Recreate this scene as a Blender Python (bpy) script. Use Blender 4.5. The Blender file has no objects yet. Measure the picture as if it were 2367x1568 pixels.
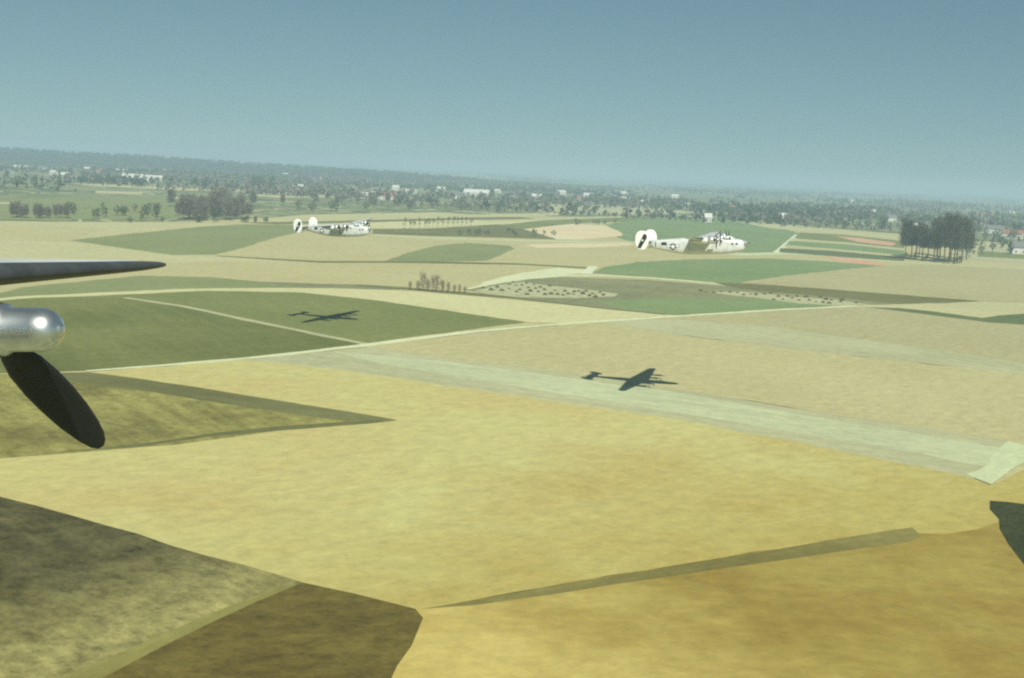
import bpy, math, random
import numpy as np
from mathutils import Matrix, Vector

R = math.radians
random.seed(7)
rng = np.random.default_rng(7)
SC = bpy.context.scene
COL = SC.collection

# ------------------------------------------------------------------ camera
CAM_H = 42.92
PITCH, ROLL, FPX = 0.1341, 0.0467, 2894.7      # focal length in units of a 2367 wide picture
fw = np.array([0, math.cos(PITCH), -math.sin(PITCH)])
up0 = np.array([0, math.sin(PITCH), math.cos(PITCH)])
r0 = np.array([1.0, 0, 0])
cr = r0 * math.cos(ROLL) + up0 * math.sin(ROLL)
cu = -r0 * math.sin(ROLL) + up0 * math.cos(ROLL)
cam = bpy.data.cameras.new('camera')
cam.sensor_fit = 'HORIZONTAL'
cam.angle = 2 * math.atan(2367 / 2 / FPX)
cam.clip_start = 0.1
cam.clip_end = 80000
camo = bpy.data.objects.new('camera', cam)
COL.objects.link(camo)
camo.matrix_world = Matrix(((cr[0], cu[0], -fw[0], 0), (cr[1], cu[1], -fw[1], 0),
                            (cr[2], cu[2], -fw[2], CAM_H), (0, 0, 0, 1)))
SC.camera = camo

# ------------------------------------------------------------------ sky, sun, exposure
SUN_EL = R(44.85)
SUN_AZ = math.atan2(0.2164, -0.9817)           # clockwise from +Y
world = bpy.data.worlds.new('World')
SC.world = world
world.use_nodes = True
wn = world.node_tree
wn.nodes.clear()
sky = wn.nodes.new('ShaderNodeTexSky')
sky.sky_type = 'NISHITA'
sky.sun_disc = False
sky.sun_elevation = SUN_EL
sky.sun_rotation = SUN_AZ
sky.altitude = 200
sky.air_density = 1.0
sky.dust_density = 0.0
sky.ozone_density = 1.0
tint = wn.nodes.new('ShaderNodeMix')
tint.data_type = 'RGBA'
tint.blend_type = 'MULTIPLY'
tint.inputs['Factor'].default_value = 1
tint.inputs['B'].default_value = (0.315, 0.50, 0.57, 1)
bg = wn.nodes.new('ShaderNodeBackground')
bg.inputs['Strength'].default_value = 0.12
wo = wn.nodes.new('ShaderNodeOutputWorld')
bw = wn.nodes.new('ShaderNodeRGBToBW')
soft = wn.nodes.new('ShaderNodeMix')             # milky air: the whole sky is less saturated
soft.data_type = 'RGBA'
soft.inputs['Factor'].default_value = 0.5
wn.links.new(sky.outputs['Color'], bw.inputs['Color'])
wn.links.new(sky.outputs['Color'], soft.inputs['A'])
wn.links.new(bw.outputs['Val'], soft.inputs['B'])
gam = wn.nodes.new('ShaderNodeGamma')
gam.inputs['Gamma'].default_value = 0.72
wn.links.new(soft.outputs['Result'], gam.inputs['Color'])
wn.links.new(gam.outputs['Color'], tint.inputs['A'])
wn.links.new(tint.outputs['Result'], bg.inputs['Color'])
wn.links.new(bg.outputs['Background'], wo.inputs['Surface'])

sun = bpy.data.lights.new('sun', 'SUN')
sun.energy = 4.2
sun.angle = R(0.53)
sun.color = (1.0, 0.98, 0.83)
suno = bpy.data.objects.new('sun', sun)
COL.objects.link(suno)
suno.rotation_euler = Vector((-0.2164, 0.9817, -1.0)).to_track_quat('-Z', 'Y').to_euler()
suno.location = (60, -270, 300)

SC.view_settings.view_transform = 'Standard'
SC.view_settings.look = 'None'
SC.view_settings.gamma = 1
SC.view_settings.exposure = 0.42
SC.cycles.use_denoising = False
SC.cycles.max_bounces = 6
SC.cycles.volume_bounces = 1
SC.cycles.pixel_filter_type = 'BLACKMAN_HARRIS'
SC.cycles.filter_width = 2.2


# ------------------------------------------------------------------ helpers
def G(x, y, z=0.0):
    """ground point seen at a point of the 2367 x 1568 picture"""
    d = fw + cr * ((x - 1183.5) / FPX) + cu * ((784 - y) / FPX)
    t = (z - CAM_H) / d[2]
    return (d[0] * t, d[1] * t)


def mat(name, col, rough=0.85, metal=0.0, col2=None, scale=1.0, detail=4.0, bump=0.0, emit=None, spec=0.3, coords='Object'):
    m = bpy.data.materials.new(name)
    m.use_nodes = True
    nt = m.node_tree
    b = nt.nodes['Principled BSDF']
    b.inputs['Base Color'].default_value = (*col, 1)
    b.inputs['Roughness'].default_value = rough
    b.inputs['Metallic'].default_value = metal
    b.inputs['Specular IOR Level'].default_value = spec
    if col2 is not None:
        tc = nt.nodes.new('ShaderNodeTexCoord')
        n = nt.nodes.new('ShaderNodeTexNoise')
        n.inputs['Scale'].default_value = scale
        n.inputs['Detail'].default_value = detail
        nt.links.new(tc.outputs[coords], n.inputs['Vector'])
        rp = nt.nodes.new('ShaderNodeValToRGB')
        rp.color_ramp.elements[0].position = 0.35
        rp.color_ramp.elements[0].color = (*col, 1)
        rp.color_ramp.elements[1].position = 0.65
        rp.color_ramp.elements[1].color = (*col2, 1)
        nt.links.new(n.outputs['Fac'], rp.inputs['Fac'])
        nt.links.new(rp.outputs['Color'], b.inputs['Base Color'])
        if bump:
            bp = nt.nodes.new('ShaderNodeBump')
            bp.inputs['Strength'].default_value = bump
            nt.links.new(n.outputs['Fac'], bp.inputs['Height'])
            nt.links.new(bp.outputs['Normal'], b.inputs['Normal'])
    return m


def mesh_obj(name, verts, faces, m=None, parent=None, smooth=False, mats=None, fmats=None):
    me = bpy.data.meshes.new(name)
    me.from_pydata([tuple(v) for v in verts], [], [tuple(f) for f in faces])
    if m is not None:
        me.materials.append(m)
    if mats:
        for q in mats:
            me.materials.append(q)
        me.polygons.foreach_set('material_index', fmats)
    if smooth:
        me.polygons.foreach_set('use_smooth', [True] * len(me.polygons))
    me.update()
    o = bpy.data.objects.new(name, me)
    COL.objects.link(o)
    if parent is not None:
        o.parent = parent
    return o


def empty(name, loc=(0, 0, 0), rz=0.0, parent=None):
    o = bpy.data.objects.new(name, None)
    o.empty_display_size = 0.5
    COL.objects.link(o)
    o.location = loc
    o.rotation_euler = (0, 0, rz)
    o.parent = parent
    return o


def tag(o, label=None, cat=None, group=None, kind=None):
    if label:
        o['label'] = label
    if cat:
        o['category'] = cat
    if group:
        o['group'] = group
    if kind:
        o['kind'] = kind
    return o


def copy_tree(o, parent=None):
    c = o.copy()
    COL.objects.link(c)
    c.parent = parent
    for ch in list(o.children):
        copy_tree(ch, c)
    return c


def loft(rings, cap=True):
    n = len(rings[0])
    v = [p for r in rings for p in r]
    f = []
    for i in range(len(rings) - 1):
        for j in range(n):
            k = (j + 1) % n
            f.append((i * n + j, i * n + k, (i + 1) * n + k, (i + 1) * n + j))
    if cap:
        f.append(tuple(range(n - 1, -1, -1)))
        f.append(tuple((len(rings) - 1) * n + j for j in range(n)))
    return v, f


def tube(p0, p1, ra, rb, n=6):
    p0, p1 = Vector(p0), Vector(p1)
    d = (p1 - p0).normalized()
    a = d.orthogonal().normalized()
    b = d.cross(a)
    ring = lambda c, r: [tuple(c + a * (r * math.cos(2 * math.pi * i / n)) + b * (r * math.sin(2 * math.pi * i / n))) for i in range(n)]
    return loft([ring(p0, ra), ring(p1, rb)])


def join(parts):
    V, F = [], []
    for v, f in parts:
        o = len(V)
        V += list(v)
        F += [tuple(i + o for i in q) for q in f]
    return V, F


# ------------------------------------------------------------------ ground and fields
def field_mat(name, col, col2, ang=0.0, mottling=0.5, fine=0.25, patch=45.0, streak=0.35, grad=None):
    """soil or crop: large mottling, streaks along the working direction and fine grain"""
    m = bpy.data.materials.new(name)
    m.use_nodes = True
    nt = m.node_tree
    N, Lk = nt.nodes, nt.links
    b = N['Principled BSDF']
    b.inputs['Roughness'].default_value = 0.95
    b.inputs['Specular IOR Level'].default_value = 0.08
    tc = N.new('ShaderNodeTexCoord')
    off = random.uniform(0, 900)

    def noise(scale, detail, sx=1.0, sy=1.0, rough=0.6):
        mp = N.new('ShaderNodeMapping')
        mp.vector_type = 'TEXTURE'
        mp.inputs['Rotation'].default_value = (0, 0, ang)
        mp.inputs['Location'].default_value = (off, off * 0.7, 0)
        mp.inputs['Scale'].default_value = (sx, sy, 1)
        n = N.new('ShaderNodeTexNoise')
        n.inputs['Scale'].default_value = scale
        n.inputs['Detail'].default_value = detail
        n.inputs['Roughness'].default_value = rough
        Lk.new(tc.outputs['Object'], mp.inputs['Vector'])
        Lk.new(mp.outputs['Vector'], n.inputs['Vector'])
        return n.outputs['Fac']

    def math_(op, a, bb):
        k = N.new('ShaderNodeMath')
        k.operation = op
        for i, q in enumerate((a, bb)):
            if isinstance(q, (int, float)):
                k.inputs[i].default_value = q
            else:
                Lk.new(q, k.inputs[i])
        return k.outputs[0]

    big = noise(1 / patch, 3)
    st = noise(1 / 3.0, 3, 22.0, 1.0)
    fn = noise(1 / 2.6, 7, 1.3, 1.0, 0.85)
    # factor between the two colours
    a1 = math_('MULTIPLY', math_('SUBTRACT', big, 0.5), 4.0 * mottling)
    a2 = math_('MULTIPLY', math_('SUBTRACT', st, 0.5), 3.0 * streak)
    fac = math_('ADD', math_('ADD', a1, a2), 0.5)
    mx = N.new('ShaderNodeMix')
    mx.data_type = 'RGBA'
    mx.clamp_factor = True
    mx.inputs['A'].default_value = (*col, 1)
    mx.inputs['B'].default_value = (*col2, 1)
    Lk.new(fac, mx.inputs['Factor'])
    res = mx.outputs['Result']
    if grad:                                   # the crop changes slowly to another kind across the field
        kind2, p0, p1 = grad
        p0, p1 = Vector(G(*p0)), Vector(G(*p1))
        d = (p1 - p0) / (p1 - p0).length_squared
        sx = N.new('ShaderNodeSeparateXYZ')
        Lk.new(tc.outputs['Object'], sx.inputs['Vector'])
        tt = math_('ADD', math_('MULTIPLY', sx.outputs['X'], d.x), math_('MULTIPLY', sx.outputs['Y'], d.y))
        tt = math_('SUBTRACT', tt, d.dot(p0))
        tt = math_('ADD', tt, math_('MULTIPLY', math_('SUBTRACT', big, 0.5), 1.3))
        tt = math_('ADD', tt, math_('MULTIPLY', math_('SUBTRACT', st, 0.5), 0.5 * streak))
        m2 = N.new('ShaderNodeMix')
        m2.data_type = 'RGBA'
        m2.clamp_factor = True
        Lk.new(tt, m2.inputs['Factor'])
        m3 = N.new('ShaderNodeMix')
        m3.data_type = 'RGBA'
        m3.inputs['A'].default_value = (*PAL[kind2][0], 1)
        m3.inputs['B'].default_value = (*PAL[kind2][1], 1)
        Lk.new(fac, m3.inputs['Factor'])
        Lk.new(res, m2.inputs['A'])
        Lk.new(m3.outputs['Result'], m2.inputs['B'])
        res = m2.outputs['Result']
    val = math_('ADD', math_('MULTIPLY', math_('SUBTRACT', fn, 0.5), 4.4 * fine), 1.0)
    hv = N.new('ShaderNodeHueSaturation')
    Lk.new(res, hv.inputs['Color'])
    Lk.new(val, hv.inputs['Value'])
    Lk.new(hv.outputs['Color'], b.inputs['Base Color'])
    return m


PAL = {  # two linear albedos for each kind of ground
    'ochre': ((0.385, 0.302, 0.085), (0.405, 0.355, 0.112)),
    'amber': ((0.455, 0.350, 0.102), (0.485, 0.400, 0.130)),
    'straw': ((0.465, 0.400, 0.165), (0.475, 0.455, 0.190)),
    'cream': ((0.495, 0.475, 0.252), (0.545, 0.525, 0.292)),
    'pale': ((0.54, 0.565, 0.35), (0.61, 0.63, 0.40)),
    'chalk': ((0.56, 0.59, 0.42), (0.63, 0.65, 0.47)),
    'tan': ((0.408, 0.372, 0.188), (0.455, 0.425, 0.222)),
    'tan2': ((0.355, 0.330, 0.172), (0.400, 0.376, 0.202)),
    'greybeige': ((0.365, 0.365, 0.210), (0.430, 0.430, 0.255)),
    'palestrip': ((0.43, 0.48, 0.285), (0.51, 0.565, 0.345)),
    'stripe': ((0.405, 0.435, 0.262), (0.475, 0.512, 0.315)),
    'peach': ((0.64, 0.48, 0.30), (0.60, 0.57, 0.36)),
    'rose': ((0.56, 0.29, 0.19), (0.56, 0.38, 0.25)),
    'green': ((0.150, 0.175, 0.056), (0.198, 0.216, 0.074)),
    'green3': ((0.118, 0.135, 0.040), (0.172, 0.184, 0.060)),
    'green2': ((0.19, 0.22, 0.09), (0.235, 0.26, 0.115)),
    'freshgreen': ((0.16, 0.23, 0.095), (0.205, 0.265, 0.115)),
    'deepgreen': ((0.095, 0.125, 0.05), (0.13, 0.16, 0.065)),
    'olive': ((0.125, 0.125, 0.045), (0.17, 0.17, 0.07)),
    'oliveochre': ((0.268, 0.195, 0.044), (0.320, 0.258, 0.066)),
    'brown': ((0.105, 0.080, 0.019), (0.140, 0.113, 0.028)),
    'furrow': ((0.16, 0.14, 0.042), (0.22, 0.195, 0.065)),
    'mottle': ((0.195, 0.176, 0.064), (0.310, 0.285, 0.108)),
    'scrub': ((0.066, 0.060, 0.022), (0.108, 0.100, 0.042)),
    'fallow': ((0.17, 0.18, 0.09), (0.245, 0.245, 0.125)),
    'strawfar': ((0.420, 0.405, 0.215), (0.475, 0.455, 0.250)),
    'strawgreen': ((0.165, 0.150, 0.045), (0.275, 0.258, 0.080)),
    'darkwood': ((0.032, 0.038, 0.014), (0.05, 0.058, 0.022)),
}
FIELD_N = [0]


def field(name, label, key, pts, grad=None, fine=0.25, mottling=0.5, patch=45.0, streak=0.35, width=None, cat='field'):
    """a sheet of ground; pts are picture points laid down on the ground plane. width: a strip along a line"""
    w = [Vector(G(x, y)) for x, y in pts]
    if width:
        L, Rr = [], []
        for i, p in enumerate(w):
            d = (w[min(i + 1, len(w) - 1)] - w[max(i - 1, 0)]).normalized()
            nn = Vector((-d.y, d.x))
            ww = width[i] if isinstance(width, (list, tuple)) else width
            L.append(p + nn * ww / 2)
            Rr.append(p - nn * ww / 2)
        w = L + Rr[::-1]
    # split the edges and let them wander a little, as ploughed edges do
    out = []
    longest, ang = 0, 0
    for i, p in enumerate(w):
        q = w[(i + 1) % len(w)]
        d = (q - p)
        ln = d.length
        if ln > longest:
            longest, ang = ln, math.atan2(d.y, d.x)
        if ln < 1e-6:
            continue
        k = max(1, min(60, int(ln / 5.0)))
        nn = Vector((-d.y, d.x)) / ln
        amp = min(0.5, 0.012 * ln) if not width else 0.2
        for j in range(k):
            t = j / k
            out.append(p + d * t + (nn * random.gauss(0, amp) if j else Vector((0, 0))))
    FIELD_N[0] += 1
    z = 0.01 + 0.0025 * FIELD_N[0]
    c1, c2 = PAL[key]
    o = mesh_obj(name, [(p.x, p.y, z) for p in out], [tuple(range(len(out)))],
                 field_mat(name + '_' + key, c1, c2, ang, mottling, fine, patch, streak, grad))
    # face up
    if o.data.polygons[0].normal.z < 0:
        o.data.flip_normals()
    tag(o, label, cat, None, 'structure')
    return o


def ground_material():
    """far countryside: patchwork of small fields, meadows and scrub"""
    m = bpy.data.materials.new('countryside')
    m.use_nodes = True
    nt = m.node_tree
    N, Lk = nt.nodes, nt.links
    b = N['Principled BSDF']
    b.inputs['Roughness'].default_value = 0.95
    b.inputs['Specular IOR Level'].default_value = 0.05
    tc = N.new('ShaderNodeTexCoord')
    nz = N.new('ShaderNodeTexNoise')
    nz.inputs['Scale'].default_value = 1 / 260
    nz.inputs['Detail'].default_value = 3
    Lk.new(tc.outputs['Object'], nz.inputs['Vector'])
    ad = N.new('ShaderNodeMix')
    ad.data_type = 'RGBA'
    ad.blend_type = 'LINEAR_LIGHT'
    ad.inputs['Factor'].default_value = 60.0
    ad.clamp_factor = False
    mp = N.new('ShaderNodeMapping')
    mp.inputs['Rotation'].default_value = (0, 0, R(-12))
    mp.inputs['Scale'].default_value = (1 / 300, 1 / 130, 1)
    Lk.new(tc.outputs['Object'], ad.inputs['A'])
    Lk.new(nz.outputs['Color'], ad.inputs['B'])
    Lk.new(ad.outputs['Result'], mp.inputs['Vector'])
    vo = N.new('ShaderNodeTexVoronoi')
    vo.distance = 'CHEBYCHEV'
    vo.inputs['Scale'].default_value = 1.0
    vo.inputs['Randomness'].default_value = 0.85
    Lk.new(mp.outputs['Vector'], vo.inputs['Vector'])
    sp = N.new('ShaderNodeSeparateColor')
    Lk.new(vo.outputs['Color'], sp.inputs['Color'])
    rp = N.new('ShaderNodeValToRGB')
    rp.color_ramp.interpolation = 'CONSTANT'
    els = [(0.0, (0.11, 0.14, 0.065)), (0.26, (0.16, 0.19, 0.085)), (0.46, (0.13, 0.17, 0.08)),
           (0.60, (0.32, 0.32, 0.18)), (0.72, (0.19, 0.21, 0.10)), (0.84, (0.44, 0.43, 0.27)), (0.92, (0.24, 0.20, 0.12))]
    rp.color_ramp.elements[0].color = (*els[0][1], 1)
    rp.color_ramp.elements[1].position = els[1][0]
    rp.color_ramp.elements[1].color = (*els[1][1], 1)
    for p, c in els[2:]:
        e = rp.color_ramp.elements.new(p)
        e.color = (*c, 1)
    Lk.new(sp.outputs['Red'], rp.inputs['Fac'])
    n2 = N.new('ShaderNodeTexNoise')
    n2.inputs['Scale'].default_value = 1 / 25
    n2.inputs['Detail'].default_value = 5
    Lk.new(tc.outputs['Object'], n2.inputs['Vector'])
    k = N.new('ShaderNodeMapRange')
    k.inputs['From Min'].default_value = 0.3
    k.inputs['From Max'].default_value = 0.7
    k.inputs['To Min'].default_value = 0.7
    k.inputs['To Max'].default_value = 1.3
    Lk.new(n2.outputs['Fac'], k.inputs['Value'])
    hv = N.new('ShaderNodeHueSaturation')
    Lk.new(rp.outputs['Color'], hv.inputs['Color'])
    Lk.new(k.outputs['Result'], hv.inputs['Value'])
    Lk.new(hv.outputs['Color'], b.inputs['Base Color'])
    return m


EXT = 26000
gnd = mesh_obj('ground', [(-EXT, -3000, 0), (EXT, -3000, 0), (EXT, EXT, 0), (-EXT, EXT, 0)], [(0, 1, 2, 3)], ground_material())
tag(gnd, kind='structure')

# plain farmland under the traced fields, so that no far pattern shows between them
field('farmland', 'open pale farmland lying under the cropped fields', 'tan',
      [(-900, 514), (440, 513), (700, 500), (1100, 497), (1500, 505), (1850, 522), (2300, 560), (3300, 640), (3600, 1900), (-1300, 1900)], mottling=0.4)

# ---- far rows
field('field', 'pale strip field in front of the bare wood', 'strawfar', [(-400, 512), (0, 511), (440, 517), (600, 521), (470, 524), (300, 538), (160, 554), (0, 550), (-400, 549)])
field('field', 'light tan strip lying along the wood edge', 'tan', [(-400, 528), (0, 522), (250, 527), (170, 552), (0, 556), (-400, 556)])
field('field', 'leaf shaped green field left of the farther bomber', 'green2', [(160, 556), (300, 541), (470, 524), (560, 519), (690, 520), (705, 535), (640, 548), (560, 575), (500, 589), (400, 590), (300, 576)])
field('field', 'narrow pale strips beyond the farther bomber', 'strawfar', [(600, 506), (700, 497), (1000, 491), (1090, 496), (1300, 492), (1290, 498), (1090, 503), (800, 510), (640, 513)])
field('field', 'olive strip behind the row of small trees', 'olive', [(560, 515), (800, 511), (1090, 503), (1200, 502), (1240, 506), (1050, 510), (850, 514), (640, 519)], streak=0.6)
field('field', 'pale field behind the row of small trees', 'cream', [(690, 522), (850, 514), (1050, 509), (1240, 508), (1270, 511), (1150, 521), (1000, 531), (880, 527), (700, 530)])
field('field', 'dark green field with scrub beneath the row of small trees', 'olive', [(860, 530), (1000, 528), (1150, 519), (1240, 522), (1310, 545), (1290, 554), (1130, 549), (1000, 546), (860, 541)], mottling=0.9)
field('field', 'green field left of the peach coloured field', 'green', [(1150, 521), (1290, 506), (1480, 496), (1560, 505), (1480, 512), (1330, 517), (1210, 530), (1260, 541)], mottling=0.8)
field('field', 'thin pale line of stubble beyond the green field', 'strawfar', [(1100, 510), (1300, 505), (1440, 499), (1480, 497), (1440, 503), (1300, 508), (1130, 514)])
field('field', 'dark green sloping field behind the nearer bomber', 'freshgreen', [(1400, 520), (1470, 508), (1560, 500), (1720, 505), (1850, 540), (1795, 583), (1730, 585), (1480, 565), (1425, 549), (1440, 541)], mottling=0.7)
field('field', 'peach coloured bare field beyond the nearer bomber', 'peach', [(1210, 530), (1320, 518), (1400, 522), (1435, 537), (1440, 545), (1350, 554), (1290, 554)], mottling=0.8)
field('field', 'tan field below the farther bomber', 'tan', [(500, 589), (560, 574), (640, 549), (700, 539), (760, 540), (860, 546), (1080, 560), (1000, 571), (930, 592), (880, 608), (740, 607)])
field('field', 'small green field right of the farther bomber', 'green2', [(880, 608), (940, 586), (1010, 568), (1080, 562), (1175, 568), (1190, 575), (1130, 603)])
field('field', 'wide tan field left of the nearer bomber', 'tan', [(1125, 605), (1190, 576), (1230, 561), (1480, 561), (1490, 575), (1740, 588), (1560, 602), (1420, 613), (1365, 620), (1250, 614)])
field('field', 'orange strip of bare soil in the wide tan field', 'peach', [(1215, 566), (1300, 563), (1450, 562), (1470, 567), (1380, 572), (1240, 573)])
field('road', 'pale farm road passing behind the nearer bomber', 'palestrip', [(860, 544), (1000, 551), (1130, 555), (1300, 559), (1480, 561)], width=12, cat='road')
field('field', 'pale orange strip field above the wingtip', 'strawfar', [(-400, 556), (0, 556), (160, 560), (300, 577), (400, 591), (500, 593), (700, 607), (740, 609), (560, 615), (385, 614), (0, 612), (-400, 612)])
field('field', 'beige field beside the wingtip', 'tan', [(-400, 640), (0, 640), (250, 634), (390, 609), (560, 604), (740, 609), (1000, 611), (1200, 612), (1355, 622), (1350, 632), (1210, 645), (1110, 662), (1080, 670), (820, 659), (640, 655), (480, 642), (330, 640), (0, 670), (-400, 690)])
field('field', 'almost white strip of field beside the farm lane', 'pale', [(1120, 652), (1200, 632), (1290, 619), (1352, 624), (1350, 632), (1260, 640), (1190, 648), (1120, 662), (1085, 668)])
field('hedge_bank', 'thin dark hedge bank running below the tan fields', 'olive', [(500, 592), (620, 599), (740, 606), (880, 606), (1000, 607), (1200, 611), (1360, 620)], width=[3, 6, 9, 8, 11, 9, 8], cat='bank', streak=0.6)
field('field', 'dull green strip under the wingtip', 'green2', [(-500, 712), (0, 678), (60, 664), (200, 650), (330, 638), (480, 641), (640, 655), (820, 660), (960, 668), (820, 671), (640, 667), (400, 670), (40, 688), (-500, 730)])
field('field', 'brown stripe of ploughed soil along the curving lane', 'fallow', [(560, 650), (700, 655), (870, 660), (980, 668), (880, 671), (700, 664)])
field('field', 'large green field carrying the shadow of the farther bomber', 'green', [(-600, 745), (40, 690), (300, 681), (480, 673), (700, 677), (860, 694), (1000, 714), (1220, 745), (1090, 762), (960, 778), (860, 793), (560, 829), (200, 857), (0, 863), (-600, 890)], mottling=0.45)
field('field', 'darker green field below the faint pale track', 'green3', [(-600, 748), (40, 694), (285, 690), (420, 709), (600, 747), (850, 797), (700, 814), (560, 829), (200, 857), (0, 863), (-600, 890)], mottling=0.8, patch=50, streak=0.4)
field('track', 'faint pale track crossing the large green field', 'greybeige', [(290, 689), (420, 708), (510, 727), (600, 746), (720, 771), (850, 797)], width=2.6, cat='track')
field('field', 'curving cream field widening toward the crossroads', 'cream', [(-600, 735), (40, 686), (400, 669), (640, 666), (760, 667), (900, 671), (1100, 686), (1400, 716), (1560, 730), (1400, 741), (1300, 748), (1220, 746), (1000, 714), (860, 694), (700, 677), (480, 673), (300, 681), (40, 692), (-600, 748)])
field('hedge_bank', 'dark grassy bank along the cream field', 'olive', [(820, 660), (960, 670), (1060, 678), (1200, 690), (1400, 713), (1540, 728)], width=[4, 6, 9, 6, 4, 3], cat='bank', streak=0.6)
# ---- middle, right
field('field', 'green field under the nearer bomber', 'freshgreen', [(1365, 631), (1400, 618), (1480, 606), (1600, 600), (1780, 598), (1900, 604), (2050, 616), (1960, 622), (1820, 637), (1720, 652), (1690, 659), (1500, 642)], mottling=0.6)
field('track', 'short white track joining the farm lane', 'chalk', [(1353, 634), (1372, 616)], width=4.5, cat='track')
field('field', 'brown green field dotted with small heaps', 'fallow', [(1075, 670), (1210, 647), (1300, 641), (1500, 648), (1690, 663), (1950, 688), (2080, 703), (1970, 710), (1780, 716), (1560, 729), (1400, 713), (1200, 690)], mottling=0.7)
field('field', 'green lower corner of the dotted field', 'freshgreen', [(1380, 698), (1500, 690), (1700, 690), (1880, 700), (1960, 709), (1780, 716), (1560, 729), (1440, 716)], mottling=0.9)
field('field', 'pale patch carrying rows of dark heaps', 'greybeige', [(1095, 673), (1150, 660), (1210, 652), (1260, 660), (1340, 668), (1430, 680), (1420, 686), (1330, 690), (1200, 688), (1120, 680)], fine=0.5)
field('field', 'long pale patch carrying rows of dark heaps', 'greybeige', [(1640, 676), (1720, 675), (1840, 687), (1930, 694), (2010, 704), (1940, 707), (1850, 703), (1740, 688), (1680, 682)], fine=0.5)
field('lane', 'pale farm lane above the dotted field', 'pale', [(1080, 669), (1150, 655), (1220, 644), (1300, 638), (1400, 638), (1500, 643), (1600, 651), (1720, 662)], width=[2, 3, 4.5, 7, 7, 7, 6, 5], cat='lane')
field('field', 'tan field in front of the tall tree clump', 'tan2', [(1720, 655), (1800, 641), (1960, 623), (2050, 615), (2150, 613), (2400, 624), (3000, 655), (3000, 745), (2400, 700), (2270, 697), (2000, 676)])
field('field', 'long dark ploughed strip right of the dotted field', 'olive', [(1650, 654), (1720, 656), (2000, 676), (2270, 697), (2180, 702), (2080, 704), (1950, 690), (1760, 674), (1690, 664)], streak=0.6)
field('field', 'pale wedge of stubble between two dark strips', 'strawfar', [(1900, 708), (2080, 704), (2270, 698), (2400, 701), (3000, 745), (3000, 770), (2400, 724), (2310, 731), (2270, 738), (2150, 722), (2020, 712)])
field('field', 'dark green strip tapering to the left', 'deepgreen', [(2000, 711), (2080, 713), (2150, 720), (2270, 736), (2310, 730), (2400, 723), (3000, 770), (3000, 830), (2400, 754), (2280, 746), (2150, 730)], streak=0.6)
field('field', 'broad tan field right of the crossroads', 'tan2', [(1400, 743), (1560, 733), (1780, 719), (1970, 710), (2010, 712), (2150, 729), (2280, 746), (2400, 754), (3000, 830), (3000, 950), (2400, 846), (2100, 804), (1800, 760), (1560, 741)])
field('field', 'grey green band between two tan fields', 'greybeige', [(1380, 742), (1560, 739), (1800, 758), (2100, 802), (2400, 845), (3000, 950), (3000, 985), (2400, 869), (2100, 838), (1800, 804), (1500, 767)], mottling=0.9, streak=0.6)
field('field', 'large tan field above the nearer shadow', 'tan', [(830, 800), (1090, 774), (1300, 752), (1385, 743), (1500, 767), (1800, 804), (2100, 838), (2400, 869), (3000, 985), (3000, 1220), (2400, 1036), (2200, 1000), (1900, 955), (1560, 900), (1340, 866), (1140, 843), (950, 822)], mottling=0.6, patch=70)
field('track', 'pale farm track beside the large green field', 'pale', [(200, 859), (380, 846), (560, 831), (700, 816), (860, 797), (1090, 768), (1300, 750), (1560, 732), (1780, 718), (1980, 708)], width=[1.5, 2.2, 2.8, 3, 3.2, 3, 3, 3, 3, 2.5], cat='track')
# ---- near
field('field', 'grey beige strip below the farm track', 'greybeige', [(540, 834), (760, 813), (860, 802), (950, 820), (1140, 842), (1340, 866), (1560, 900), (1900, 955), (2200, 1000), (2335, 1024), (2245, 1114), (1900, 1044), (1560, 978), (1140, 917), (800, 863)], mottling=0.7, streak=0.9)
field('field', 'pale green stripe carrying the shadow of the nearer bomber', 'stripe', [(770, 814), (860, 821), (1000, 834), (1340, 878), (1560, 908), (1900, 968), (2340, 1042), (2290, 1082), (1900, 1010), (1560, 956), (1340, 918), (1000, 864), (860, 837)], mottling=0.7, streak=1.0)
field('field', 'dull strip along the edge of the pale green stripe', 'greybeige', [(760, 813), (860, 806), (1000, 824), (1340, 866), (1340, 872), (1000, 833)], streak=0.8)
field('field', 'huge ochre field in the foreground', 'ochre', [(-140, 930), (200, 862), (560, 834), (800, 858), (1140, 909), (1560, 970), (1900, 1036), (2240, 1106), (2290, 1124), (2400, 1066), (2600, 1010), (3000, 1120), (2600, 1260), (2240, 1245), (2118, 1240), (2060, 1230), (1500, 1320), (1100, 1388), (960, 1413), (660, 1342), (240, 1222), (0, 1157), (-140, 1119)], mottling=0.7, patch=30, streak=0.12, grad=('straw', (2050, 1230), (1300, 1030)))
field('field', 'olive straw wedge with a dark pointed end', 'strawgreen', [(-700, 905), (0, 866), (205, 862), (330, 878), (560, 914), (760, 946), (920, 973), (860, 981), (640, 998), (400, 1031), (150, 1051), (0, 1062), (-700, 1120)], mottling=1.0, patch=22, streak=0.7, fine=0.55)
field('field', 'dark green rim along the upper edge of the olive wedge', 'olive', [(40, 866), (205, 863), (330, 879), (560, 915), (760, 947), (918, 973), (800, 975), (700, 962), (540, 938), (330, 905), (160, 884), (40, 886)], mottling=0.9, streak=0.6)
field('field', 'dark rim along the lower edge of the olive wedge', 'olive', [(100, 1052), (150, 1046), (330, 1028), (500, 1002), (640, 988), (850, 974), (917, 974), (850, 982), (640, 998), (480, 1012), (330, 1034)], mottling=1.0, streak=0.9)
field('track', 'thin dark line across the olive wedge', 'olive', [(110, 956), (200, 970), (300, 990), (380, 1002)], width=0.6, cat='track')
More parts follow.
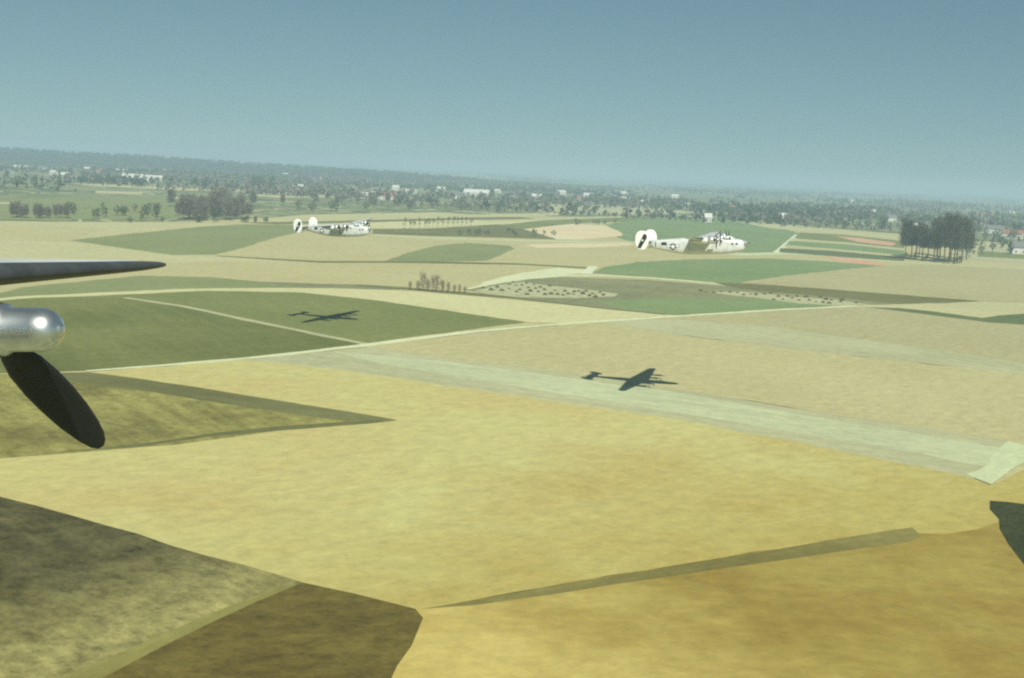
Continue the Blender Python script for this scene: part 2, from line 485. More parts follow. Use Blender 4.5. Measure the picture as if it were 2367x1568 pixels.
field('field', 'olive ochre field in the lower right foreground', 'oliveochre', [(960, 1411), (1100, 1388), (1500, 1320), (2060, 1230), (2118, 1234), (2180, 1238), (2260, 1226), (2330, 1200), (2420, 1190), (3100, 1300), (3300, 1900), (540, 1900), (860, 1600), (925, 1495), (950, 1440)], mottling=0.9, patch=14, streak=0.15, grad=('amber', (1650, 1420), (1050, 1540)))
field('field', 'dark furrow strip along the edge of the lower right field', 'furrow', [(975, 1411), (1100, 1389), (1500, 1321), (1800, 1272), (2060, 1228), (2108, 1222), (2130, 1242), (2100, 1256), (1900, 1284), (1650, 1320), (1300, 1374), (1100, 1402)], streak=0.8, mottling=0.9)
field('field', 'mottled grey olive field in the lower left foreground', 'mottle', [(-700, 975), (0, 1151), (240, 1216), (660, 1337), (700, 1350), (480, 1445), (240, 1568), (-300, 1900), (-1500, 1900), (-1500, 1000)], mottling=0.9, patch=9, streak=0.6, fine=0.75, grad=('scrub', (430, 1400), (170, 1310)))
field('field', 'pale strip along the edge of the mottled field', 'strawgreen', [(700, 1352), (640, 1360), (480, 1425), (330, 1490), (150, 1568), (-120, 1700), (60, 1710), (265, 1574), (492, 1458)], mottling=0.8, patch=20, streak=0.9)
field('field', 'brown ploughed triangle in the foreground', 'brown', [(700, 1350), (830, 1378), (960, 1411), (978, 1432), (952, 1495), (892, 1600), (700, 1900), (-330, 1900), (240, 1570), (480, 1447)], mottling=0.8, patch=12, streak=0.5, fine=0.6)
field('field', 'bare pale gateway between two foreground fields', 'palestrip', [(2230, 1098), (2262, 1090), (2330, 1022), (2400, 1036), (2380, 1060), (2290, 1122), (2255, 1108)], mottling=0.8)
field('field', 'very dark green crop patch at the ochre field corner', 'darkwood', [(2288, 1160), (2330, 1163), (2400, 1172), (2600, 1200), (2600, 1560), (2450, 1420), (2362, 1302), (2310, 1225)], mottling=0.8, fine=0.5)
FIELD_N[0] = 16
# ---- strips at the right, beyond the nearer bomber
field('track', 'short white track climbing to the striped fields', 'chalk', [(1792, 586), (1812, 570), (1845, 543)], width=[4, 4.5, 6], cat='track')
field('road', 'pale road running to the tall tree clump', 'palestrip', [(1700, 590), (1800, 586), (1900, 590), (2000, 600), (2100, 607), (2250, 615), (2420, 626), (2900, 655)], width=[14, 16, 14, 9, 7, 6, 6, 6], cat='road')
for n_, (k_, lb_, a_) in enumerate([
        ('strawfar', 'straw coloured strip topmost of the striped fields', [(1700, 512), (1800, 519), (1900, 529), (2080, 548), (2080, 553), (1900, 538), (1780, 528)]),
        ('green', 'green strip of the striped fields below the straw one', [(1850, 538), (1950, 543), (2090, 558), (2090, 574), (1960, 562), (1835, 551)]),
        ('rose', 'reddish bare strip of the striped fields', [(1930, 546), (1990, 551), (2070, 562), (2065, 569), (1985, 560)]),
        ('strawfar', 'first pale line of the striped fields', [(1830, 552), (1960, 561), (2090, 577), (2090, 580), (1960, 565), (1826, 556)]),
        ('freshgreen', 'fresh green strip under the first pale line', [(1825, 557), (1960, 566), (2090, 580), (2090, 592), (1960, 580), (1815, 567)]),
        ('strawfar', 'second pale line of the striped fields', [(1815, 567), (1930, 576), (2060, 588), (2060, 592), (1930, 580), (1810, 571)]),
        ('deepgreen', 'dark green strip under the second pale line', [(1805, 574), (1930, 581), (2090, 596), (2090, 604), (1960, 596), (1800, 583)]),
        ('rose', 'reddish soil strip beside the pale road', [(1905, 592), (1980, 598), (2045, 612), (2050, 619), (1990, 611), (1930, 602)]),
        ('greybeige', 'pale meadow right of the tall tree clump', [(2225, 560), (2420, 575), (2420, 612), (2225, 600)]),
        ('green', 'green strip meadow right of the tall tree clump', [(2260, 580), (2420, 592), (2420, 602), (2260, 594)])]):
    field('field', lb_, k_, a_)
FIELD_N[0] = 3
# ---- left, around the woods and far strips
for k_, lb_, a_ in [
        ('green2', 'rough green pasture beside the bare wood', [(-300, 470), (100, 458), (380, 452), (420, 470), (400, 505), (100, 508), (-300, 506)]),
        ('strawfar', 'pale strip field beyond the pasture', [(160, 424), (260, 426), (480, 437), (640, 440), (640, 443), (440, 441), (220, 431)]),
        ('strawfar', 'second pale strip beyond the pasture', [(220, 441), (330, 444), (330, 450), (220, 447)]),
        ('strawfar', 'pale yellow strip beside the dark grove', [(590, 444), (640, 446), (780, 453), (780, 457), (640, 457), (590, 453)]),
        ('strawfar', 'thin pale strip at the left wood edge', [(-200, 466), (25, 468), (25, 472), (-200, 470)]),
        ('greybeige', 'pale rise of open fields toward the horizon', [(840, 400), (1000, 398), (1130, 408), (1180, 415), (1080, 422), (900, 414)]),
        ('greybeige', 'pale green meadow near the horizon', [(0, 378), (150, 380), (330, 384), (330, 386), (150, 384), (0, 382)]),
        ('strawfar', 'pale strips beyond the dark green field', [(1620, 486), (1900, 496), (1900, 502), (1620, 494)]),
        ('greybeige', 'grey green open ground beyond the peach field', [(1230, 470), (1480, 476), (1620, 492), (1480, 497), (1250, 492)])]:
    field('field', lb_, k_, a_)

# low wooded rise at the horizon
def hill_z(x, y):
    t = min(1.0, max(0.0, (x + 4200) / 4100))
    crest = (54 * (1 - t) ** 0.42) * (0.93 + 0.05 * math.sin(x / 310) + 0.03 * math.sin(x / 97 + 1))
    u = (y - 0.1 * x - 3150) / 1900
    return crest * max(0.0, math.sin(math.pi * min(1, max(0, u))) ** 0.6) - 0.4


hv, hf = [], []
hx = np.linspace(-6000, 500, 70)
hy = np.linspace(3150, 5050, 13)
for x in hx:
    for y in hy:
        hv.append((x, y + 0.1 * x, hill_z(x, y + 0.1 * x)))
for i in range(len(hx) - 1):
    for j in range(12):
        a = i * 13 + j
        hf.append((a, a + 13, a + 14, a + 1))
hill = mesh_obj('hill', hv, hf, mat('wooded_hill', (0.016, 0.026, 0.016), 0.95, col2=(0.06, 0.075, 0.04), scale=1 / 60, detail=6, spec=0.05), smooth=True)
tag(hill, 'low dark wooded rise along the horizon', 'hill', kind='structure')


# ------------------------------------------------------------------ bombers
M_ALU = mat('bare_aluminium', (0.56, 0.59, 0.59), 0.42, 0.16, col2=(0.68, 0.70, 0.69), scale=1.1, detail=3)
M_COWL = mat('cowl_aluminium', (0.66, 0.67, 0.66), 0.3, 0.6)
M_DOME = mat('polished_dome', (0.80, 0.82, 0.79), 0.33, 0.95, col2=(0.70, 0.71, 0.68), scale=9, detail=3)
M_WHITE = mat('white_paint', (0.80, 0.82, 0.80), 0.5)
M_BLACK = mat('black_paint', (0.025, 0.028, 0.025), 0.5)
M_BOOT = mat('de_icer_rubber', (0.05, 0.058, 0.062), 0.5, col2=(0.075, 0.08, 0.082), scale=3)
M_BLADE = mat('black_blade', (0.02, 0.022, 0.022), 0.45)
M_GLASS = mat('turret_glass', (0.35, 0.38, 0.38), 0.1, 0.3, spec=0.6)
M_DARK = mat('dark_opening', (0.012, 0.013, 0.013), 0.7)
M_BLUE = mat('insignia_blue', (0.03, 0.04, 0.075), 0.5)
M_GREY = mat('grey_code_paint', (0.10, 0.11, 0.105), 0.6)
M_GUN = mat('gun_steel', (0.04, 0.04, 0.04), 0.4, 0.6)

FUS = [  # x, half width, top, bottom
    (8.45, 0.50, 0.55, -0.80), (8.2, 0.66, 0.78, -0.98), (7.6, 0.88, 0.98, -1.18), (6.7, 1.02, 1.12, -1.38), (5.6, 1.10, 1.22, -1.55),
    (4.4, 1.15, 1.42, -1.64), (2.8, 1.16, 1.52, -1.68), (0.6, 1.16, 1.52, -1.68), (-1.6, 1.15, 1.48, -1.66),
    (-3.2, 1.10, 1.42, -1.50), (-5.0, 1.00, 1.32, -1.16), (-6.8, 0.86, 1.21, -0.78), (-8.4, 0.68, 1.12, -0.40), (-9.8, 0.50, 1.06, -0.10), (-10.6, 0.44, 1.0, 0.06)]
FUS_N = 3.0


def fus_at(x):
    s = sorted(FUS)
    xs = [q[0] for q in s]
    return [float(np.interp(x, xs, [q[k] for q in s])) for k in (1, 2, 3)]


def fus_side(x, z):
    hw, zt, zb = fus_at(x)
    zc, hz = (zt + zb) / 2, (zt - zb) / 2
    u = min(0.98, abs((z - zc) / hz))
    return hw * (1 - u ** FUS_N) ** (1 / FUS_N)


def super_ring(x, hw, zt, zb, n=28, e=FUS_N):
    zc, hz = (zt + zb) / 2, (zt - zb) / 2
    out = []
    for i in range(n):
        t = 2 * math.pi * i / n
        c, s = math.cos(t), math.sin(t)
        out.append((x, hw * math.copysign(abs(c) ** (2 / e), c), zc + hz * math.copysign(abs(s) ** (2 / e), s)))
    return out


def decal(name, rects, m, parent, side=-1, lift=0.012, step=0.1):
    """paint or openings laid on the fuselage side: list of convex polygons in (x, z), cut in a small grid"""
    V, F = [], []
    for poly in rects:
        # fan of quads refined so that it follows the skin
        poly = [Vector(p) for p in poly]
        if len(poly) == 4:
            a, b, c, d = poly
            nu = max(1, int((b - a).length / step))
            nv = max(1, int((d - a).length / step))
            o = len(V)
            for i in range(nu + 1):
                for j in range(nv + 1):
                    p = (a.lerp(b, i / nu)).lerp(d.lerp(c, i / nu), j / nv)
                    V.append((p.x, side * (fus_side(p.x, p.y) + lift), p.y))
            for i in range(nu):
                for j in range(nv):
                    q = o + i * (nv + 1) + j
                    F.append((q, q + nv + 1, q + nv + 2, q + 1))
        else:
            c = sum(poly, Vector((0, 0))) / len(poly)
            o = len(V)
            V.append((c.x, side * (fus_side(c.x, c.y) + lift), c.y))
            n = len(poly)
            for p in poly:
                h = c.lerp(p, 0.5)
                V.append((h.x, side * (fus_side(h.x, h.y) + lift), h.y))
            for p in poly:
                V.append((p.x, side * (fus_side(p.x, p.y) + lift), p.y))
            for i in range(n):
                k = (i + 1) % n
                F.append((o, o + 1 + i, o + 1 + k))
                F.append((o + 1 + i, o + 1 + n + i, o + 1 + n + k, o + 1 + k))
    return mesh_obj(name, V, F, m, parent)


def wing_sec(y, n=11):
    t = (y - 1) / 15.2
    le = 2.8 - (y - 1) * 0.075
    ch = 4.3 + (1.62 - 4.3) * t
    z = 1.1 + (y - 1) * 0.055
    th = 0.20 + (0.14 - 0.20) * t
    if y > 10.0:
        th *= 1 - 0.42 * ((y - 10) / 6.8) ** 1.5
    if y > 15.2:                                    # rounded tip
        k = math.sqrt(max(0.0, 1 - ((y - 15.2) / 1.60) ** 2))
        mid = le - 0.30 * ch
        le = mid + (le - mid) * k
        ch = max(0.02, ch * k)
        th = th * (0.5 + 0.5 * k)
    return le, ch, z, th


def airfoil(n=12):
    pts = []
    for i in range(n + 1):
        u = (1 - math.cos(math.pi * i / n)) / 2
        yt = 5 * (0.2969 * math.sqrt(u) - 0.126 * u - 0.3516 * u * u + 0.2843 * u ** 3 - 0.1036 * u ** 4)
        pts.append((u, yt))
    return pts


def wing_mesh(side):
    af = airfoil()
    rings = []
    ys = [0.4] + list(np.linspace(1.0, 15.0, 12)) + [15.5, 16.0, 16.3, 16.5, 16.65, 16.74, 16.79]
    for y in ys:
        le, ch, z, th = wing_sec(y)
        up = [(le - u * ch, side * y, z + yt * th * ch * 1.15) for u, yt in af]
        dn = [(le - u * ch, side * y, z - yt * th * ch * 0.72) for u, yt in af[1:-1]]
        rings.append(up + dn[::-1])
    v, f = loft(rings)
    if side < 0:
        f = [q[::-1] for q in f]
    return v, f


def boot_mesh(side):
    af = [p for p in airfoil(24) if p[0] < 0.075]
    rings = []
    for y in list(np.linspace(1.4, 15.0, 12)) + [15.5, 16.0, 16.3, 16.5, 16.62]:
        le, ch, z, th = wing_sec(y)
        g = 0.012
        up = [(le + g - u * ch, side * y, z + yt * th * ch * 1.15 + (g if u else 0)) for u, yt in af]
        dn = [(le + g - u * ch, side * y, z - yt * th * ch * 0.72 - g) for u, yt in af[1:]]
        rings.append(up[::-1] + dn)
    n = len(rings[0])
    v = [p for r in rings for p in r]
    f = []
    for i in range(len(rings) - 1):
        for j in range(n - 1):
            q = (i * n + j, i * n + j + 1, (i + 1) * n + j + 1, (i + 1) * n + j)
            f.append(q if side > 0 else q[::-1])
    return v, f


def lathe_x(prof, n=20, c=(0, 0, 0), sy=1.0, sz=1.0):
    """profile of (x, radius) turned about the X axis"""
    rings = [[(c[0] + x, c[1] + sy * r * math.cos(2 * math.pi * i / n), c[2] + sz * r * math.sin(2 * math.pi * i / n)) for i in range(n)] for x, r in prof]
    return loft(rings)


def blade_mesh():
    rr = [0.14, 0.24, 0.34, 0.5, 0.75, 1.0, 1.25, 1.5, 1.66, 1.74, 1.765]
    ch = [0.12, 0.13, 0.19, 0.26, 0.29, 0.29, 0.27, 0.22, 0.16, 0.09, 0.02]
    th = [0.12, 0.12, 0.10, 0.07, 0.05, 0.04, 0.03, 0.024, 0.018, 0.012, 0.006]
    rings = []
    for r, c, t in zip(rr, ch, th):
        a = R(58 - 34 * (r / 1.765))                  # blade angle from the disc plane
        ring = []
        for i in range(10):
            q = 2 * math.pi * i / 10
            u, w = 0.5 * c * math.cos(q), 0.5 * t * math.sin(q)
            # chord lies between Y (disc) and X (axis)
            ring.append((u * math.sin(a) + w * math.cos(a), -u * math.cos(a) + w * math.sin(a), r))
        rings.append(ring)
    return loft(rings)


def fin_outline(n=36):
    pts = []
    for i in range(n):
        t = 2 * math.pi * i / n
        c, s = math.cos(t), math.sin(t)
        x = 1.28 * math.copysign(abs(c) ** (2 / 2.5), c)
        z = 1.78 * math.copysign(abs(s) ** (2 / 2.7), s)
        x *= 1.0 - 0.10 * (abs(z) / 1.78) ** 2
        if z < 0 and x > 0:
            x *= 1 - 0.16 * (-z / 1.78)
        pts.append((x, z))
    return pts


ENG = [(3.80, 4.62, 1.10), (7.90, 4.47, 1.25), (-3.80, 4.62, 1.10), (-7.90, 4.47, 1.25)]   # y, propeller plane x, z
SH = {}


def shared(name, key, vf, m, parent, loc=(0, 0, 0), rot=(0, 0, 0), smooth=True):
    if key not in SH:
        v, f = vf()
        me = bpy.data.meshes.new(key)
        me.from_pydata([tuple(q) for q in v], [], [tuple(q) for q in f])
        me.materials.append(m)
        if smooth:
            me.polygons.foreach_set('use_smooth', [True] * len(me.polygons))
        me.update()
        SH[key] = me
    o = bpy.data.objects.new(name, SH[key])
    COL.objects.link(o)
    o.parent = parent
    o.location = loc
    o.rotation_euler = rot
    return o


def rect(x0, z0, x1, z1):
    return [(x0, z0), (x1, z0), (x1, z1), (x0, z1)]


def build_bomber(prop_angles):
    root = empty('bomber_aircraft')
    fv, ff = loft([super_ring(*s) for s in FUS])
    fus = mesh_obj('fuselage', fv, ff, M_ALU, root, True)
    # cockpit glazing standing on the nose deck
    cv, cf = loft([super_ring(x, hw, zt, zb, 16, 2.6) for x, hw, zt, zb in
                   ((6.75, 0.55, 1.10, 0.85), (6.35, 0.78, 1.42, 0.8), (5.9, 0.86, 1.66, 0.8), (5.1, 0.9, 1.72, 0.8), (4.5, 0.86, 1.62, 0.8))])
    mesh_obj('cockpit_canopy', cv, cf, M_ALU, root, True)
    for s in (-1, 1):
        for x0, x1 in ((6.05, 5.7), (5.62, 5.2), (5.12, 4.75)):
            v = [(x0, s * 0.868, 1.02), (x1, s * 0.905, 1.02), (x1, s * 0.87, 1.42), (x0, s * 0.80, 1.40)]
            mesh_obj('cockpit_window', v, [(0, 1, 2, 3)], M_DARK, root)
    # turrets
    def turret(name, x, z, r, gx, sy=1.0):
        v, f = lathe_x([(-r, 0.02), (-r * 0.9, r * 0.45), (-r * 0.5, r * 0.87), (0, r), (r * 0.5, r * 0.87), (r * 0.85, r * 0.53), (r, 0.04)], 18, (x, 0, z), sy)
        t = mesh_obj(name, v, f, M_GLASS, root, True)
        for q in (-0.2, 0.2):
            v, f = tube((x + gx * r * 0.6, q, z - 0.05), (x + gx * (r + 0.55), q, z - 0.05), 0.03, 0.025)
            mesh_obj('gun_barrel', v, f, M_GUN, t)
    turret('nose_turret', 8.42, 0.28, 0.58, 1)
    turret('tail_turret', -10.72, 0.62, 0.52, -1)
    v, f = lathe_x([(-0.5, 0.05), (-0.42, 0.3), (-0.2, 0.46), (0.1, 0.5), (0.38, 0.36), (0.5, 0.05)], 16, (3.6, 0, 1.62))
    mesh_obj('top_turret', v, f, M_GLASS, root, True)
    v, f = loft([super_ring(8.36, 0.42, -0.42, -0.82, 14, 2.2), super_ring(8.62, 0.3, -0.5, -0.8, 14, 2.2)])
    mesh_obj('bombardier_window', v, f, M_GLASS, root, True)
    # wings
    for s in (1, -1):
        v, f = wing_mesh(s)
        w = mesh_obj('wing', v, f, M_ALU, root, True)
        v, f = boot_mesh(s)
        mesh_obj('de_icer_boot', v, f, M_BOOT, w, True)
    # engines
    for (y, px, z), ang in zip(ENG, prop_angles):
        nac = shared('engine_nacelle', 'nacelle', lambda: lathe_x([(-1.35, 0.66), (-2.0, 0.70), (-3.0, 0.62), (-4.0, 0.42), (-4.9, 0.16), (-5.2, 0.03)], 22, sy=1.0, sz=0.86), M_ALU, root, (px, y, z - 0.12))
        shared('cowling', 'cowling', lambda: lathe_x([(-0.62, 0.40), (-0.50, 0.46), (-0.44, 0.56), (-0.5, 0.66), (-0.7, 0.725), (-1.0, 0.74), (-1.38, 0.72)], 26, sy=1.10), M_COWL, nac, (0, 0, 0.12))
        shared('engine_face', 'engine_face', lambda: lathe_x([(-0.86, 0.38), (-0.52, 0.36), (-0.34, 0.2), (-0.2, 0.15)], 18), M_DARK, nac, (0, 0, 0.12))
        pr = shared('propeller_hub', 'hub', lambda: lathe_x([(-0.22, 0.10), (-0.14, 0.15), (0.0, 0.19), (0.1, 0.185), (0.13, 0.175)], 20), M_GUN, root, (px, y, z))
        pr.rotation_euler = (ang, 0, 0)
        shared('propeller_dome', 'dome', lambda: lathe_x([(0.09, 0.178), (0.125, 0.180), (0.14, 0.164), (0.17, 0.151), (0.38, 0.150), (0.43, 0.144), (0.475, 0.125), (0.508, 0.096), (0.528, 0.060), (0.532, 0.042), (0.545, 0.038), (0.55, 0.02)], 32), M_DOME, pr)
        for k in range(3):
            shared('blade', 'blade', blade_mesh, M_BLADE, pr, rot=(2 * math.pi * k / 3, 0, 0))
    # tail
    af = airfoil(10)
    rings = []
    for y, le, ch in ((-4.0, -8.95, 1.55), (-2.0, -8.75, 1.95), (0, -8.6, 2.2), (2.0, -8.75, 1.95), (4.0, -8.95, 1.55)):
        rings.append([(le - u * ch, y, 1.02 + yt * 0.12 * ch) for u, yt in af] + [(le - u * ch, y, 1.02 - yt * 0.12 * ch) for u, yt in af[1:-1]][::-1])
    v, f = loft(rings)
    mesh_obj('tailplane', v, f, M_ALU, root, True)
    fo = fin_outline()
    for s in (1, -1):
        rings = [[(-9.75 + x * k, s * 3.98 + y, 1.22 + z * k) for x, z in fo] for y, k in ((-0.10, 0.90), (-0.055, 0.975), (0, 1.0), (0.055, 0.975), (0.10, 0.90))]
        v, f = loft(rings)
        fin = mesh_obj('tail_fin', v, f, M_WHITE, root, False)
        yo = s * (3.98 + 0.104)
        # diagonal stripe from the upper front to the lower rear
        st = [(0.98, 1.20), (1.08, 0.52), (-0.30, -1.62), (-0.98, -1.36), (0.38, 1.28)]
        v = [(-9.75 + x * 0.9, yo, 1.22 + z * 0.93) for x, z in st]
        sp = mesh_obj('fin_stripe', v, [tuple(range(5))], M_BLACK, fin)
        cs = [(-9.75 + 0.12 + 0.17 * math.cos(2 * math.pi * i / 12), yo + s * 0.004, 1.22 + 0.03 + 0.19 * math.sin(2 * math.pi * i / 12)) for i in range(12)]
        mesh_obj('stripe_mark', cs, [tuple(range(12))], M_WHITE, sp)
        for z0, z1 in ((-1.52, 1.55),):
            mesh_obj('rudder_gap', [(-10.22, yo - s * 0.002, 1.22 + z0 * .9), (-10.25, yo - s * 0.002, 1.22 + z0 * .9), (-10.25, yo - s * 0.002, 1.22 + z1 * .9), (-10.22, yo - s * 0.002, 1.22 + z1 * .9)], [(0, 1, 2, 3)], M_GREY, fin)
    # markings and openings
    for s in (-1, 1):
        decal('waist_window', [rect(-6.75, 0.18, -5.75, 0.72)], M_DARK, root, s)
        decal('bomb_bay_shutter', [rect(-1.5, -1.25, 2.2, -0.65)], M_ALU, root, s)
        for x in (7.3, 6.5):
            decal('nose_window', [rect(x - 0.35, 0.05, x, 0.4)], M_DARK, root, s)
        cx_, cz_ = -4.55, -0.12
        ins = decal('insignia', [[(cx_ + 0.62 * math.cos(2 * math.pi * i / 20), cz_ + 0.62 * math.sin(2 * math.pi * i / 20)) for i in range(20)],
                                 rect(cx_ - 1.22, cz_ - 0.1, cx_ - 0.5, cz_ + 0.36), rect(cx_ + 0.5, cz_ - 0.1, cx_ + 1.22, cz_ + 0.36)], M_BLUE, root, s, 0.012)
        star = []
        for i in range(5):
            a = math.pi / 2 + 2 * math.pi * i / 5
            p = lambda r, t: (cx_ + r * math.cos(t), cz_ + r * math.sin(t))
            star.append([(cx_, cz_), p(0.23, a - math.pi / 5), p(0.56, a), p(0.23, a + math.pi / 5)])
        decal('star', star, M_WHITE, ins, s, 0.02, 0.2)
        for q in (-1, 1):
            decal('insignia_bar', [rect(cx_ + q * 0.56, cz_ - 0.03, cx_ + q * 1.15, cz_ + 0.29)], M_WHITE, ins, s, 0.02)
        # code letters E I, read from nose-right on the starboard side
        ex, ix = (-8.95, -7.95) if s < 0 else (-8.35, -8.75)
        sg = 1 if s < 0 else -1
        z0, z1 = -0.05, 0.85
        decal('code_letter', [rect(ex, z0, ex + sg * 0.17, z1), rect(ex + sg * 0.17, z1 - 0.16, ex + sg * 0.6, z1), rect(ex + sg * 0.17, 0.32, ex + sg * 0.5, 0.47), rect(ex + sg * 0.17, z0, ex + sg * 0.6, z0 + 0.16)], M_GREY, root, s)
        decal('code_letter', [rect(ix, z0 - 0.05, ix + sg * 0.2, z1)], M_GREY, root, s)
    return root


def place(o, loc, heading, pitch, bank):
    o.rotation_mode = 'XYZ'
    m = Matrix.Rotation(heading, 3, 'Z') @ Matrix.Rotation(-pitch, 3, 'Y') @ Matrix.Rotation(bank, 3, 'X')
    o.rotation_euler = m.to_euler('XYZ')
    o.location = loc


b1 = build_bomber([R(20), R(75), R(8), R(40)])
b2 = copy_tree(b1)
b3 = copy_tree(b1)
place(b1, (33.53, 231.35, 30.72), R(-16.95), R(4.45), R(-0.14))
tag(b1, 'larger silver four engined bomber with black striped white fins, over green field', 'aircraft', 'bombers flying low in formation')
place(b2, (-45.37, 320.65, 25.66), R(-19.8), R(3.08), R(2.42))
tag(b2, 'smaller silver four engined bomber with black striped white fins, beside tan fields', 'aircraft', 'bombers flying low in formation')
place(b3, (-9.40, 1.42, CAM_H - 2.07), R(-10.85), R(3.99), R(-5.26))
tag(b3, 'close bomber showing a dark wingtip, polished propeller dome and black blade', 'aircraft', 'bombers flying low in formation')
hubs = [c for c in b3.children if c.name.startswith('propeller_hub')]
for h in hubs:
    if h.location.y > 6:
        h.rotation_euler = (R(237), 0, 0)


# ------------------------------------------------------------------ trees
def leaf_cloud(n, size, shape, seed):
    """n small faces spread in clumps through a crown; shape(u) gives a point inside"""
    rg = np.random.default_rng(seed)
    V, F = [], []
    nc = max(5, n // 14)
    centres = [shape(rg) for _ in range(nc)]
    for i in range(n):
        c = np.array(centres[rg.integers(nc)]) + rg.normal(0, size * 0.9, 3)
        a = rg.normal(0, 1, 3)
        a /= np.linalg.norm(a)
        b = np.cross(a, rg.normal(0, 1, 3))
        b /= np.linalg.norm(b) + 1e-9
        s = size * rg.uniform(0.5, 1.1)
        o = len(V)
        V += [tuple(c + a * s), tuple(c + b * s * 0.8), tuple(c - a * s * 0.9), tuple(c - b * s * 0.7)]
        F.append((o, o + 1, o + 2, o + 3))
    return V, F


def ball_shape(h0, h1, w, p=0.5):
    def f(rg):
        d = rg.normal(0, 1, 3)
        d /= np.linalg.norm(d)
        r = rg.uniform(0.25, 1) ** p
        zc, hz = (h0 + h1) / 2, (h1 - h0) / 2
        return (d[0] * r * w, d[1] * r * w, zc + d[2] * r * hz)
    return f


def trunk_vf(h, r, limbs, seed, spread):
    rg = np.random.default_rng(seed)
    parts = [tube((0, 0, -0.2), (rg.normal(0, 0.2), rg.normal(0, 0.2), h), r, r * 0.3, 6)]
    for i in range(limbs):
        z = h * rg.uniform(0.35, 0.85)
        a = rg.uniform(0, 6.28)
        L = spread * rg.uniform(0.5, 1.0)
        parts.append(tube((0, 0, z), (L * math.cos(a), L * math.sin(a), z + L * rg.uniform(0.6, 1.3)), r * 0.35, r * 0.08, 4))
    return join(parts)


def twig_vf(h0, h1, w, n, seed, thick):
    """bare crown: many thin twigs fanning upward"""
    rg = np.random.default_rng(seed)
    V, F = [], []
    for i in range(n):
        z = rg.uniform(h0, h0 + (h1 - h0) * 0.75)
        a = rg.uniform(0, 6.28)
        rr = w * rg.uniform(0, 0.6)
        p = np.array([rr * math.cos(a), rr * math.sin(a), z])
        d = np.array([math.cos(a) * rg.uniform(0.1, 0.8), math.sin(a) * rg.uniform(0.1, 0.8), rg.uniform(0.5, 1.2)])
        d = d / np.linalg.norm(d) * (h1 - h0) * rg.uniform(0.15, 0.4)
        sd = np.cross(d, rg.normal(0, 1, 3))
        sd = sd / (np.linalg.norm(sd) + 1e-9) * thick
        o = len(V)
        V += [tuple(p - sd), tuple(p + sd), tuple(p + d)]
        F.append((o, o + 1, o + 2))
    return V, F


M_BARK = mat('bark', (0.05, 0.045, 0.035), 0.9, col2=(0.09, 0.08, 0.06), scale=2)
LEAF = {
    'green': mat('leaf_green', (0.065, 0.092, 0.042), 0.85, col2=(0.125, 0.155, 0.07), scale=0.35, spec=0.1),
    'dark': mat('leaf_dark', (0.038, 0.056, 0.030), 0.85, col2=(0.070, 0.092, 0.048), scale=0.35, spec=0.1),
    'bare': mat('bare_twigs', (0.14, 0.13, 0.108), 0.9, col2=(0.20, 0.185, 0.15), scale=0.3, spec=0.05),
    'grey': mat('grey_twigs', (0.062, 0.068, 0.048), 0.9, col2=(0.108, 0.112, 0.08), scale=0.3, spec=0.05),
    'brown': mat('brown_twigs', (0.20, 0.165, 0.11), 0.9, col2=(0.27, 0.23, 0.16), scale=0.5, spec=0.05),
}
TREE = {}
for kind, (hh, r, w, h0, lk, nl, ls) in {
        'poplar': (24, 0.42, 4.6, 8.0, 'grey', 620, 0.5), 'broadleaf_tree': (13, 0.32, 4.6, 2.8, 'green', 300, 0.72), 'bare_tree': (15, 0.28, 4.2, 3.0, 'bare', 320, 0.6),
        'evergreen_tree': (14, 0.3, 3.2, 1.0, 'dark', 320, 0.6), 'bush': (4, 0.1, 2.4, 0.2, 'green', 160, 0.4), 'bare_shrub': (5, 0.07, 1.0, 0.5, 'brown', 70, 0.14),
        'young_tree': (7.5, 0.14, 1.6, 2.6, 'green', 150, 0.35)}.items():
    for s in range(3):
        tk, ck = f'{kind}_trunk{s}', f'{kind}_crown{s}'
        hx_ = hh * (0.9 + 0.12 * s)
        if kind in ('bare_tree', 'bare_shrub', 'poplar'):
            v1 = twig_vf(h0, hx_, w * 1.25, nl * 2, 31 * s + 5, 0.05 if kind == 'bare_shrub' else 0.11)
            v2 = leaf_cloud(nl // 2, ls, ball_shape(h0, hx_, w), 11 * s + 3)
            crown = join([v1, v2])
        else:
            crown = leaf_cloud(nl, ls, ball_shape(h0, hx_, w), 17 * s + 1)
        TREE[kind, s] = (tk, ck, trunk_vf(hx_ * 0.8, r, 6, s + 40, w * 0.7), crown, LEAF[lk])
N_TREE = [0]


def tree(kind, x, y, scale=1.0, label=None, group=None, cat='tree'):
    s = random.randrange(3)
    tk, ck, tv, cv, lm = TREE[kind, s]
    o = empty(kind, (x, y, -0.02), random.uniform(0, 6.28))
    sc = scale * random.uniform(0.88, 1.12)
    o.scale = (sc, sc, sc * random.uniform(0.92, 1.08))
    shared('trunk', tk, lambda: tv, M_BARK, o, smooth=False)
    shared('crown', ck, lambda: cv, lm, o, smooth=False)
    tag(o, label, cat, group)
    N_TREE[0] += 1
    return o


def at(kind, px, py, scale=1.0, label=None, group=None, cat='tree', jx=0, jy=0):
    x, y = G(px + random.uniform(-jx, jx), py + random.uniform(-jy, jy))
    return tree(kind, x, y, scale, label, group, cat)


